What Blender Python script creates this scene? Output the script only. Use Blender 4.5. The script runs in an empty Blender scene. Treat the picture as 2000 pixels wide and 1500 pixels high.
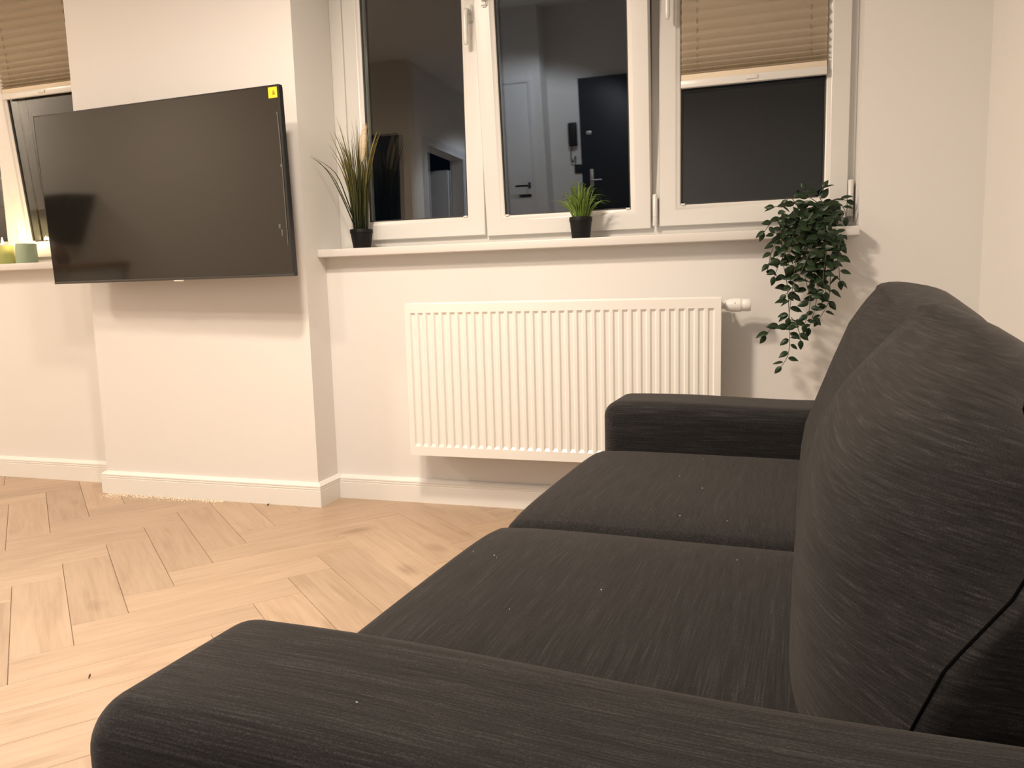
import bpy, bmesh, math, random
from mathutils import Vector, Matrix, Euler
random.seed(7)
C = bpy.context.scene.collection
scene = bpy.context.scene
R = math.radians

# ------------------------------------------------------------------ camera, world, lights, exposure
cam_d = bpy.data.cameras.new('camera')
cam_d.sensor_width = 36.0
cam_d.lens = 27.0                       # 1500 px over a 2000 px wide frame
cam_d.clip_start = 0.02
cam = bpy.data.objects.new('camera', cam_d)
C.objects.link(cam)
RIGHT = Vector((0.9546949969428593, 0.29644994407855124, -0.025978711825215172))
DOWN = Vector((0.012467381969759165, -0.12706579405965737, -0.9918159347211601))
FWD = Vector((-0.29732478403102197, 0.94655782424309, -0.12500503255906764))
M = Matrix((RIGHT, -DOWN, -FWD)).transposed().to_4x4()
M.translation = Vector((1.74496652, -2.90288763, 0.889722496))
cam.matrix_world = M
scene.camera = cam

world = bpy.data.worlds.new('night')
scene.world = world
world.use_nodes = True
world.node_tree.nodes['Background'].inputs[0].default_value = (0.25, 0.4, 0.7, 1)
world.node_tree.nodes['Background'].inputs[1].default_value = 0.004

def light(name, kind, loc, energy, color, rot=(0, 0, 0), **kw):
    d = bpy.data.lights.new(name, kind)
    d.energy = energy
    d.color = color
    for k, v in kw.items():
        setattr(d, k, v)
    o = bpy.data.objects.new(name, d)
    o.location = loc
    o.rotation_euler = rot
    C.objects.link(o)
    return o

WARM = (1.0, 0.835, 0.675)
for x, y, z, e in ((0.64, -1.36, 2.29, 26), (0.40, -1.80, 2.34, 15), (0.05, -2.30, 2.52, 12)):      # three ceiling lamps over the room
    light('ceiling_light', 'AREA', (x, y, z), e, WARM, shape='DISK', size=0.18)
light('kitchen_light', 'AREA', (-2.7, -1.7, 2.55), 34, WARM, shape='DISK', size=0.35)
light('corner_fill_light', 'AREA', (-4.9, -2.2, 2.62), 30, (1.0, 0.9, 0.78), rot=(R(-35), 0, 0), shape='RECTANGLE', size=0.6, size_y=0.06)  # added fill, brightens the kitchen corner mirrored in the recess window
light('hall_light', 'SPOT', (0.30, -3.85, 2.55), 150, (0.84, 0.89, 1.0), rot=(R(-8), R(20), 0), spot_size=R(124), spot_blend=0.3, shadow_soft_size=0.06)

scene.view_settings.view_transform = 'Standard'
scene.view_settings.look = 'None'
scene.view_settings.gamma = 1.0
scene.view_settings.use_curve_mapping = False
scene.view_settings.exposure = 0.53

# ------------------------------------------------------------------ helpers
def link(name, bm, mat, parent=None, loc=None, smooth=False, bevel=0.0, segs=2, angle=40):
    me = bpy.data.meshes.new(name)
    bmesh.ops.recalc_face_normals(bm, faces=bm.faces)
    if bevel:
        es = [e for e in bm.edges if len(e.link_faces) == 2 and e.calc_face_angle(0) > R(30)]
        bmesh.ops.bevel(bm, geom=es, offset=bevel, segments=segs, affect='EDGES', profile=0.5)
        smooth = True
    bm.to_mesh(me)
    bm.free()
    if mat:
        me.materials.append(mat)
    if smooth:
        me.polygons.foreach_set('use_smooth', [True] * len(me.polygons))
        me.set_sharp_from_angle(angle=R(angle))
    o = bpy.data.objects.new(name, me)
    C.objects.link(o)
    if parent:
        o.parent = parent
    if loc:
        o.location = loc
    return o

def empty(name, loc=(0, 0, 0), rot=(0, 0, 0), parent=None):
    o = bpy.data.objects.new(name, None)
    o.empty_display_size = 0.05
    o.location = loc
    o.rotation_euler = rot
    C.objects.link(o)
    if parent:
        o.parent = parent
    return o

def tag(o, label, cat, group=None, kind=None):
    o['label'] = label
    o['category'] = cat
    if group:
        o['group'] = group
    if kind:
        o['kind'] = kind
    return o

def struct(o, label=None):
    o['kind'] = 'structure'
    if label:
        o['label'] = label
    return o

def add_box(bm, x0, x1, y0, y1, z0, z1):
    v = [bm.verts.new((x, y, z)) for z in (z0, z1) for y in (y0, y1) for x in (x0, x1)]
    for f in ((0, 1, 3, 2), (4, 6, 7, 5), (0, 4, 5, 1), (2, 3, 7, 6), (0, 2, 6, 4), (1, 5, 7, 3)):
        bm.faces.new([v[i] for i in f])

def box(name, b, mat, parent=None, bevel=0.0, segs=2, loc=None):
    bm = bmesh.new()
    add_box(bm, *b)
    return link(name, bm, mat, parent, loc, bevel=bevel, segs=segs)

def add_lathe(bm, prof, n=32, center=(0, 0), axis='z'):
    rings = []
    for r, h in prof:
        ring = []
        for i in range(n):
            a = 2 * math.pi * i / n
            if axis == 'z':
                p = (center[0] + r * math.cos(a), center[1] + r * math.sin(a), h)
            else:
                p = (h, center[0] + r * math.cos(a), center[1] + r * math.sin(a))
            ring.append(bm.verts.new(p))
        rings.append(ring)
    for a, b in zip(rings, rings[1:]):
        for i in range(n):
            bm.faces.new((a[i], a[(i + 1) % n], b[(i + 1) % n], b[i]))
    bm.faces.new(rings[0][::-1])
    bm.faces.new(rings[-1])

def lathe(name, prof, mat, parent=None, n=32, loc=None, axis='z', center=(0, 0), angle=40):
    bm = bmesh.new()
    add_lathe(bm, prof, n, center, axis)
    return link(name, bm, mat, parent, loc, smooth=True, angle=angle)

def add_tube(bm, pts, rad, n=8):
    pts = [Vector(p) for p in pts]
    rings = []
    up = None
    for i, p in enumerate(pts):
        d = (pts[min(i + 1, len(pts) - 1)] - pts[max(i - 1, 0)]).normalized()
        if up is None:
            up = d.orthogonal().normalized()
        up = (up - d * up.dot(d)).normalized()
        s = d.cross(up)
        r = rad[i] if isinstance(rad, (list, tuple)) else rad
        rings.append([bm.verts.new(p + (up * math.cos(2 * math.pi * k / n) + s * math.sin(2 * math.pi * k / n)) * r) for k in range(n)])
    for a, b in zip(rings, rings[1:]):
        for k in range(n):
            bm.faces.new((a[k], a[(k + 1) % n], b[(k + 1) % n], b[k]))
    bm.faces.new(rings[0][::-1])
    bm.faces.new(rings[-1])

def tube(name, pts, rad, mat, parent=None, n=8):
    bm = bmesh.new()
    add_tube(bm, pts, rad, n)
    return link(name, bm, mat, parent, smooth=True, angle=60)

def smooth_path(pts, sub=6):
    pts = [Vector(p) for p in pts]
    out = []
    for i in range(len(pts) - 1):
        p0, p1, p2, p3 = pts[max(i - 1, 0)], pts[i], pts[i + 1], pts[min(i + 2, len(pts) - 1)]
        for k in range(sub):
            t = k / sub
            out.append(0.5 * ((2 * p1) + (p2 - p0) * t + (2 * p0 - 5 * p1 + 4 * p2 - p3) * t * t + (3 * p1 - p0 - 3 * p2 + p3) * t ** 3))
    out.append(pts[-1])
    return out

def frame_loop(name, x0, x1, z0, z1, prof, mat, parent=None, smooth=False, bottom_extra=0.0):
    """Mitred rectangular frame in the XZ plane; prof = closed list of (inward offset, y)."""
    bm = bmesh.new()
    rings = []
    for o, y in prof:
        rings.append([bm.verts.new(p) for p in ((x0 + o, y, z0 + o), (x1 - o, y, z0 + o), (x1 - o, y, z1 - o), (x0 + o, y, z1 - o))])
    n = len(prof)
    for i in range(n):
        a, b = rings[i], rings[(i + 1) % n]
        for k in range(4):
            bm.faces.new((a[k], a[(k + 1) % 4], b[(k + 1) % 4], b[k]))
    return link(name, bm, mat, parent, smooth=smooth, angle=50)

def sweep_xy(name, path, prof, mat, parent=None):
    """Sweep a (distance from wall, z) profile along a plan path with mitred corners; room lies to the right of travel."""
    bm = bmesh.new()
    P = [Vector(p) for p in path]
    rings = []
    for i, p in enumerate(P):
        ns = []
        if i > 0:
            d = (P[i] - P[i - 1]).normalized(); ns.append(Vector((d.y, -d.x)))
        if i < len(P) - 1:
            d = (P[i + 1] - P[i]).normalized(); ns.append(Vector((d.y, -d.x)))
        n = ns[0] if len(ns) == 1 else (ns[0] + ns[1]) / (1 + ns[0].dot(ns[1]))
        rings.append([bm.verts.new((p.x + n.x * t, p.y + n.y * t, z)) for t, z in prof])
    m = len(prof)
    for a, b in zip(rings, rings[1:]):
        for k in range(m):
            bm.faces.new((a[k], a[(k + 1) % m], b[(k + 1) % m], b[k]))
    bm.faces.new(rings[0]); bm.faces.new(rings[-1][::-1])
    return link(name, bm, mat, parent)

def wall_grid(name, xs, zs, holes, y0, y1, mat, swap=False):
    """One connected wall slab with rectangular openings (xs, zs are the cut lines)."""
    bm = bmesh.new()
    V = {}
    def vert(i, j, k):
        if (i, j, k) not in V:
            c = (xs[i], (y0, y1)[k], zs[j])
            V[(i, j, k)] = bm.verts.new((c[1], c[0], c[2]) if swap else c)
        return V[(i, j, k)]
    def solid(i, j):
        if not (0 <= i < len(xs) - 1 and 0 <= j < len(zs) - 1):
            return False
        cx, cz = (xs[i] + xs[i + 1]) / 2, (zs[j] + zs[j + 1]) / 2
        return not any(a < cx < b and c < cz < d for a, b, c, d in holes)
    for i in range(len(xs) - 1):
        for j in range(len(zs) - 1):
            if not solid(i, j):
                continue
            for k in (0, 1):
                bm.faces.new((vert(i, j, k), vert(i + 1, j, k), vert(i + 1, j + 1, k), vert(i, j + 1, k)))
            if not solid(i - 1, j):
                bm.faces.new((vert(i, j, 0), vert(i, j + 1, 0), vert(i, j + 1, 1), vert(i, j, 1)))
            if not solid(i + 1, j):
                bm.faces.new((vert(i + 1, j, 0), vert(i + 1, j + 1, 0), vert(i + 1, j + 1, 1), vert(i + 1, j, 1)))
            if not solid(i, j - 1):
                bm.faces.new((vert(i, j, 0), vert(i + 1, j, 0), vert(i + 1, j, 1), vert(i, j, 1)))
            if not solid(i, j + 1):
                bm.faces.new((vert(i, j + 1, 0), vert(i + 1, j + 1, 0), vert(i + 1, j + 1, 1), vert(i, j + 1, 1)))
    return link(name, bm, mat)

# ------------------------------------------------------------------ materials
def mat(name, color, rough=0.5, spec=0.5, metal=0.0, **kw):
    m = bpy.data.materials.new(name)
    m.use_nodes = True
    b = m.node_tree.nodes['Principled BSDF']
    b.inputs['Base Color'].default_value = (*color, 1)
    b.inputs['Roughness'].default_value = rough
    b.inputs['Specular IOR Level'].default_value = spec
    b.inputs['Metallic'].default_value = metal
    for k, v in kw.items():
        b.inputs[k].default_value = v
    return m

def nodes(m):
    return m.node_tree.nodes, m.node_tree.links, m.node_tree.nodes['Principled BSDF']

def add_bump(m, scale, strength, dist=0.002, detail=4, coord='Object', vec_scale=(1, 1, 1)):
    N, L, b = nodes(m)
    tc = N.new('ShaderNodeTexCoord'); mp = N.new('ShaderNodeMapping'); mp.inputs['Scale'].default_value = vec_scale
    nz = N.new('ShaderNodeTexNoise'); nz.inputs['Scale'].default_value = scale; nz.inputs['Detail'].default_value = detail
    bp = N.new('ShaderNodeBump'); bp.inputs['Strength'].default_value = strength; bp.inputs['Distance'].default_value = dist
    L.new(tc.outputs[coord], mp.inputs[0]); L.new(mp.outputs[0], nz.inputs['Vector'])
    L.new(nz.outputs['Fac'], bp.inputs['Height']); L.new(bp.outputs[0], b.inputs['Normal'])
    return m

def mottle(m, c0, c1, scale, detail=5, vec_scale=(1, 1, 1), coord='Object'):
    N, L, b = nodes(m)
    tc = N.new('ShaderNodeTexCoord'); mp = N.new('ShaderNodeMapping'); mp.inputs['Scale'].default_value = vec_scale
    nz = N.new('ShaderNodeTexNoise'); nz.inputs['Scale'].default_value = scale; nz.inputs['Detail'].default_value = detail
    cr = N.new('ShaderNodeValToRGB')
    cr.color_ramp.elements[0].position = 0.3; cr.color_ramp.elements[0].color = (*c0, 1)
    cr.color_ramp.elements[1].position = 0.7; cr.color_ramp.elements[1].color = (*c1, 1)
    L.new(tc.outputs[coord], mp.inputs[0]); L.new(mp.outputs[0], nz.inputs['Vector'])
    L.new(nz.outputs['Fac'], cr.inputs[0]); L.new(cr.outputs[0], b.inputs['Base Color'])
    return m

WALL = add_bump(mat('wall_paint', (0.80, 0.785, 0.76), 0.75, 0.25), 260, 0.10, 0.001)
CEIL = mat('ceiling_paint', (0.82, 0.81, 0.79), 0.8, 0.2)
KITCHEN = mat('kitchen_wall_paint', (0.72, 0.66, 0.58), 0.7, 0.2)
GREY_WALL = mat('grey_wall_paint', (0.50, 0.52, 0.55), 0.8, 0.2)
TRIM = mat('white_trim_lacquer', (0.84, 0.83, 0.80), 0.35, 0.5)
PVC = mat('white_window_plastic', (0.73, 0.72, 0.69), 0.28, 0.5)
SILL = mat('white_sill_laminate', (0.74, 0.72, 0.69), 0.3, 0.5)
ENAMEL = mat('white_radiator_enamel', (0.87, 0.86, 0.82), 0.28, 0.5)
GRILLE_DARK = mat('radiator_inside', (0.35, 0.34, 0.32), 0.6)
VALVE = mat('white_valve_plastic', (0.85, 0.84, 0.82), 0.4, 0.5)
CHROME = mat('brushed_steel', (0.75, 0.75, 0.75), 0.42, 0.5, 1.0)
GASKET = mat('dark_rubber_gasket', (0.03, 0.03, 0.028), 0.6)
BLACK = mat('black_plastic', (0.012, 0.012, 0.013), 0.4)
MARK = mat('dark_print', (0.03, 0.03, 0.03), 0.6)
YELLOW = mat('yellow_sticker', (0.85, 0.62, 0.02), 0.5)
POT = mat('black_plant_pot', (0.005, 0.0048, 0.005), 0.55, 0.25)
SOIL = add_bump(mat('dark_soil', (0.02, 0.015, 0.01), 0.95, 0.1), 300, 0.8, 0.004)
DOOR_WHITE = mat('white_door_lacquer', (0.80, 0.80, 0.80), 0.4)
DOOR_BLACK = mat('black_door_foil', (0.012, 0.013, 0.018), 0.45)
GREY_TRIM = mat('grey_door_casing', (0.62, 0.63, 0.65), 0.45)
WOOD_DARK = mat('kitchen_wood', (0.28, 0.17, 0.10), 0.5)
CABINET = mat('white_cabinet_front', (0.85, 0.85, 0.84), 0.35)
WAX_SAGE = mat('sage_green_wax', (0.36, 0.45, 0.33), 0.5, 0.4, **{'Subsurface Weight': 0.25, 'Subsurface Radius': (0.02, 0.03, 0.02)})
WAX_OLIVE = mat('olive_green_wax', (0.42, 0.45, 0.16), 0.5, 0.4, **{'Subsurface Weight': 0.25, 'Subsurface Radius': (0.03, 0.03, 0.01)})
WICK = mat('burnt_wick', (0.02, 0.015, 0.01), 0.9)
FLAME = mat('candle_flame', (1, 0.7, 0.3), 0.5, 0, **{'Emission Color': (1.0, 0.72, 0.36, 1), 'Emission Strength': 60.0})
FILM = mat('clear_film_edge', (0.10, 0.10, 0.10), 0.4)
LINT = mat('pale_lint', (0.75, 0.72, 0.68), 0.8)
DUST = mat('pale_sawdust', (0.92, 0.84, 0.70), 0.9)
CRUMB = mat('dark_crumb', (0.04, 0.03, 0.025), 0.8)

def glazing():
    m = bpy.data.materials.new('double_glazing')
    m.use_nodes = True
    N, L = m.node_tree.nodes, m.node_tree.links
    N.clear()
    out = N.new('ShaderNodeOutputMaterial'); mix = N.new('ShaderNodeMixShader')
    tr = N.new('ShaderNodeBsdfTransparent'); tr.inputs[0].default_value = (0.82, 0.86, 0.85, 1)
    gl = N.new('ShaderNodeBsdfGlossy'); gl.inputs['Roughness'].default_value = 0.004; gl.inputs[0].default_value = (1, 1, 1, 1)
    fr = N.new('ShaderNodeFresnel'); fr.inputs[0].default_value = 1.5
    mu = N.new('ShaderNodeMath'); mu.operation = 'MULTIPLY'; mu.inputs[1].default_value = 1.5; mu.use_clamp = True   # each leaf of glass has two faces
    L.new(fr.outputs[0], mu.inputs[0]); L.new(mu.outputs[0], mix.inputs[0])
    L.new(tr.outputs[0], mix.inputs[1]); L.new(gl.outputs[0], mix.inputs[2]); L.new(mix.outputs[0], out.inputs[0])
    return m
GLASS = glazing()

def screen():
    m = mat('glossy_screen', (0.010, 0.010, 0.009), 0.06, 0.9)
    N, L, b = nodes(m)
    b.inputs['IOR'].default_value = 1.74
    b.inputs['Specular IOR Level'].default_value = 0.5
    return m
SCREEN = screen()

def oak():
    m = mat('pale_oak_laminate', (0.6, 0.4, 0.25), 0.42, 0.4)
    N, L, b = nodes(m)
    tc = N.new('ShaderNodeTexCoord'); oi = N.new('ShaderNodeObjectInfo')
    off = N.new('ShaderNodeVectorMath'); off.operation = 'MULTIPLY_ADD'
    rnd = N.new('ShaderNodeCombineXYZ')
    for i in range(3):
        L.new(oi.outputs['Random'], rnd.inputs[i])
    L.new(rnd.outputs[0], off.inputs[0]); off.inputs[1].default_value = (37, 23, 11); L.new(tc.outputs['Object'], off.inputs[2])
    # long grain streaks
    mp = N.new('ShaderNodeMapping'); mp.inputs['Scale'].default_value = (1.6, 30, 1); L.new(off.outputs[0], mp.inputs[0])
    n1 = N.new('ShaderNodeTexNoise'); n1.inputs['Scale'].default_value = 2.4; n1.inputs['Detail'].default_value = 6; n1.inputs['Roughness'].default_value = 0.62; n1.inputs['Distortion'].default_value = 0.6
    L.new(mp.outputs[0], n1.inputs['Vector'])
    # broad cathedral bands
    mp2 = N.new('ShaderNodeMapping'); mp2.inputs['Scale'].default_value = (1.5, 9, 1); L.new(off.outputs[0], mp2.inputs[0])
    n2 = N.new('ShaderNodeTexNoise'); n2.inputs['Scale'].default_value = 1.6; n2.inputs['Detail'].default_value = 3; n2.inputs['Distortion'].default_value = 1.2
    L.new(mp2.outputs[0], n2.inputs['Vector'])
    # knots
    mp3 = N.new('ShaderNodeMapping'); mp3.inputs['Scale'].default_value = (2.6, 5.0, 1); L.new(off.outputs[0], mp3.inputs[0])
    vo = N.new('ShaderNodeTexVoronoi'); vo.inputs['Scale'].default_value = 1.0; vo.inputs['Randomness'].default_value = 1.0
    L.new(mp3.outputs[0], vo.inputs['Vector'])
    kn = N.new('ShaderNodeMapRange'); kn.inputs[1].default_value = 0.02; kn.inputs[2].default_value = 0.20; kn.inputs[3].default_value = 0.36; kn.inputs[4].default_value = 0.0
    L.new(vo.outputs['Distance'], kn.inputs[0])
    mx = N.new('ShaderNodeMath'); mx.operation = 'MULTIPLY_ADD'; L.new(n1.outputs['Fac'], mx.inputs[0]); mx.inputs[1].default_value = 0.55
    mxx = N.new('ShaderNodeMath'); mxx.operation = 'MULTIPLY'; L.new(n2.outputs['Fac'], mxx.inputs[0]); mxx.inputs[1].default_value = 0.5
    L.new(mxx.outputs[0], mx.inputs[2])
    sb = N.new('ShaderNodeMath'); sb.operation = 'SUBTRACT'; L.new(mx.outputs[0], sb.inputs[0]); L.new(kn.outputs[0], sb.inputs[1])
    cr = N.new('ShaderNodeValToRGB')
    e = cr.color_ramp.elements
    e[0].position = 0.05; e[0].color = (0.265, 0.172, 0.108, 1)
    e[1].position = 0.72; e[1].color = (0.51, 0.378, 0.268, 1)
    for pos, c in ((0.36, (0.385, 0.272, 0.183, 1)), (0.52, (0.452, 0.327, 0.225, 1))):
        x = e.new(pos); x.color = c
    L.new(sb.outputs[0], cr.inputs[0])
    hs = N.new('ShaderNodeHueSaturation')
    mr = N.new('ShaderNodeMapRange'); mr.inputs[3].default_value = 0.90; mr.inputs[4].default_value = 1.08
    L.new(oi.outputs['Random'], mr.inputs[0]); L.new(mr.outputs[0], hs.inputs['Value']); L.new(cr.outputs[0], hs.inputs['Color'])
    L.new(hs.outputs[0], b.inputs['Base Color'])
    bp = N.new('ShaderNodeBump'); bp.inputs['Strength'].default_value = 0.12; bp.inputs['Distance'].default_value = 0.001
    L.new(n1.outputs['Fac'], bp.inputs['Height']); L.new(bp.outputs[0], b.inputs['Normal'])
    return m
OAK = oak()

def fabric(name, axis, across=1.0, k_weave=0.36):
    """Charcoal ribbed weave; streaks run along the given object axis."""
    m = mat(name, (0.05, 0.047, 0.045), 0.92, 0.15)
    N, L, b = nodes(m)
    b.inputs['Sheen Weight'].default_value = 0.14
    b.inputs['Sheen Roughness'].default_value = 0.5
    b.inputs['Sheen Tint'].default_value = (0.8, 0.74, 0.68, 1)
    tc = N.new('ShaderNodeTexCoord')
    def noise(scale, vec, detail=2):
        mp = N.new('ShaderNodeMapping'); mp.inputs['Scale'].default_value = vec
        nz = N.new('ShaderNodeTexNoise'); nz.inputs['Scale'].default_value = scale; nz.inputs['Detail'].default_value = detail
        L.new(tc.outputs['Object'], mp.inputs[0]); L.new(mp.outputs[0], nz.inputs['Vector'])
        return nz.outputs['Fac']
    def along(f, g=1.0):
        return {'x': (f, g, g), 'y': (g if g != 1.0 else across, f, g), 'z': (g, g, f)}[axis]
    streak = noise(540, along(0.02), 2)
    broad = noise(90, along(0.05), 2)
    weave = noise(820, (0.6 if axis == 'x' else 1, 0.6 if axis == 'y' else 1, 1), 1)
    def madd(a, k, add=None):
        n = N.new('ShaderNodeMath'); n.operation = 'MULTIPLY_ADD' if add else 'MULTIPLY'
        L.new(a, n.inputs[0]); n.inputs[1].default_value = k
        if add:
            L.new(add, n.inputs[2])
        return n.outputs[0]
    m1 = madd(weave, k_weave, madd(streak, 0.80 - k_weave, madd(broad, 0.20 if axis == 'x' else 0.15)))
    cr = N.new('ShaderNodeValToRGB')
    e = cr.color_ramp.elements
    e[0].position = 0.33; e[0].color = (0.0060, 0.0059, 0.0063, 1)
    e[1].position = 0.72; e[1].color = (0.060, 0.0575, 0.0585, 1)
    x = e.new(0.52); x.color = (0.0193, 0.0187, 0.0193, 1)
    L.new(m1, cr.inputs[0]); L.new(cr.outputs[0], b.inputs['Base Color'])
    bp = N.new('ShaderNodeBump'); bp.inputs['Strength'].default_value = 0.5; bp.inputs['Distance'].default_value = 0.0012
    L.new(m1, bp.inputs['Height']); L.new(bp.outputs[0], b.inputs['Normal'])
    return m
FAB_X = fabric('charcoal_weave_along_depth', 'x')
FAB_Y = fabric('charcoal_weave_along_length', 'y')
FAB_BACK = fabric('charcoal_weave_back_cushion', 'y', 0.10, 0.30)
SEAM = mat('dark_seam_thread', (0.004, 0.004, 0.004), 1.0, 0.0)

def leafy(name, c0, c1, rough=0.45):
    m = mottle(mat(name, c0, rough, 0.4), c0, c1, 40, 3)
    return m
LEAF = leafy('dark_green_leaf', (0.007, 0.020, 0.007), (0.018, 0.046, 0.013), 0.42)
STEM = mat('brown_green_stem', (0.07, 0.055, 0.035), 0.6)
BLADE_DARK = leafy('olive_grass', (0.02, 0.026, 0.006), (0.06, 0.066, 0.015))
BLADE_DRY = leafy('straw_grass', (0.14, 0.11, 0.022), (0.34, 0.25, 0.06))
def grass_by_height(name, stops):
    m = mat(name, stops[0][1], 0.5, 0.35)
    N, L, b = nodes(m)
    tc = N.new('ShaderNodeTexCoord'); sp = N.new('ShaderNodeSeparateXYZ'); oi = N.new('ShaderNodeObjectInfo')
    ad = N.new('ShaderNodeMath'); ad.operation = 'MULTIPLY_ADD'; ad.inputs[1].default_value = 0.16
    cr = N.new('ShaderNodeValToRGB')
    L.new(tc.outputs['Object'], sp.inputs[0]); L.new(oi.outputs['Random'], ad.inputs[0]); L.new(sp.outputs[2], ad.inputs[2]); L.new(ad.outputs[0], cr.inputs[0])
    e = cr.color_ramp.elements
    e[0].position, e[0].color = stops[0][0], (*stops[0][1], 1)
    e[1].position, e[1].color = stops[-1][0], (*stops[-1][1], 1)
    for p, c in stops[1:-1]:
        x = e.new(p); x.color = (*c, 1)
    L.new(cr.outputs[0], b.inputs['Base Color'])
    return m
BLADE_DARK = grass_by_height('grass_green_to_olive', [(.12, (.008, .014, .005)), (.30, (.030, .038, .009)), (.55, (.085, .080, .020))])
BLADE_DRY = grass_by_height('grass_green_to_straw', [(.12, (.010, .016, .005)), (.32, (.070, .068, .014)), (.52, (.30, .24, .075))])
BLADE_GREEN = leafy('fresh_green_grass', (0.06, 0.12, 0.015), (0.24, 0.36, 0.07))
PLUME = add_bump(mat('cream_plume', (0.78, 0.66, 0.47), 0.9, 0.1), 220, 1.0, 0.004)

def blind_mat():
    m = mat('taupe_pleated_fabric', (0.78, 0.68, 0.53), 0.85, 0.15)
    add_bump(m, 900, 0.25, 0.0006)
    return m
BLIND = blind_mat()
BLIND_DARK = mat('taupe_cord', (0.30, 0.24, 0.17), 0.9)

# ------------------------------------------------------------------ the setting
XC, XL, DB = 0.0245, -1.081, 0.1586        # chimney breast: right side, left side, depth
WX = 2.463                                  # right wall
H = 2.75
LX = -5.2
O1 = (XC, 2.088, 1.033, 2.42)               # main window opening
O2 = (-2.50, XL, 1.033, 2.42)               # left window opening
struct(wall_grid('wall_back', [LX, O2[0], O2[1], O1[0], O1[1], WX + 0.1], [0, 1.033, 2.42, H], [O1, O2], 0.0, 0.34, WALL))
struct(box('wall_chimney', (XL, XC, -DB, 0.0, 0, H), WALL))
struct(box('wall_right', (WX, WX + 0.1, -3.25, 0.0, 0, H), WALL))
struct(box('wall_left', (LX - 0.1, LX, -2.8, 0.34, 0, H), KITCHEN))
struct(box('wall_kitchen', (LX - 0.1, -0.95, -2.9, -2.8, 0, H), KITCHEN))
struct(wall_grid('wall_hall', [-4.80, -3.98, -3.12, -2.9], [0, 2.12, H], [(-3.98, -3.12, -1, 2.12)], -1.07, -0.95, WALL, swap=True))
struct(box('wall_hall_niche', (-2.0, -1.9, -4.3, -2.9, 0, H), GREY_WALL))
struct(box('wall_hall_end', (-0.95, -0.30, -5.15, -4.80, 0, H), WALL))
struct(box('wall_entry', (-0.30, 1.15, -5.15, -5.05, 0, H), WALL))
struct(box('wall_hall_right', (1.05, 1.15, -5.05, -3.35, 0, H), WALL))
struct(box('wall_front', (1.05, WX + 0.1, -3.35, -3.25, 0, H), GREY_WALL))
struct(box('ceiling', (LX - 0.1, WX + 0.1, -5.15, 0.34, H, H + 0.1), CEIL))

# floor: herringbone planks on a sub-floor
floor = struct(box('floor', (LX - 0.1, WX + 0.1, -5.15, 0.0, -0.12, -0.012), mat('sub_floor', (0.25, 0.17, 0.11), 0.9)))
PW, PL = 0.1425, 0.595
UH, VV = Vector((0.760, -0.649)).normalized(), Vector((-0.649, -0.760)).normalized()
P0 = Vector((-0.48, -0.965)) + UH * PW

def clip(poly, a, b, c):                    # keep a*x + b*y <= c
    out = []
    for i, p in enumerate(poly):
        q = poly[(i + 1) % len(poly)]
        dp, dq = a * p[0] + b * p[1] - c, a * q[0] + b * q[1] - c
        if dp <= 0:
            out.append(p)
        if (dp < 0 < dq) or (dq < 0 < dp):
            t = dp / (dp - dq)
            out.append((p[0] + (q[0] - p[0]) * t, p[1] + (q[1] - p[1]) * t))
    return out

def plank_shape(bm, poly):
    """Board with a small bevelled rim; poly is counter-clockwise in the bm's own plane."""
    c = Vector((sum(p[0] for p in poly) / len(poly), sum(p[1] for p in poly) / len(poly)))
    def ring(inset, z):
        r = []
        n = len(poly)
        for i in range(n):
            p, a, b = Vector(poly[i]), Vector(poly[i - 1]), Vector(poly[(i + 1) % n])
            d1, d2 = (p - a).normalized(), (b - p).normalized()
            n1, n2 = Vector((-d1.y, d1.x)), Vector((-d2.y, d2.x))
            m = (n1 + n2) / max(0.35, 1 + n1.dot(n2))
            r.append(bm.verts.new((p.x + m.x * inset, p.y + m.y * inset, z)))
        return r
    rs = [ring(0.0004, -0.012), ring(0.0004, -0.0016), ring(0.0016, 0.0)]
    n = len(poly)
    for a, b in zip(rs, rs[1:]):
        for i in range(n):
            bm.faces.new((a[i], a[(i + 1) % n], b[(i + 1) % n], b[i]))
    bm.faces.new(rs[-1])

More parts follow.
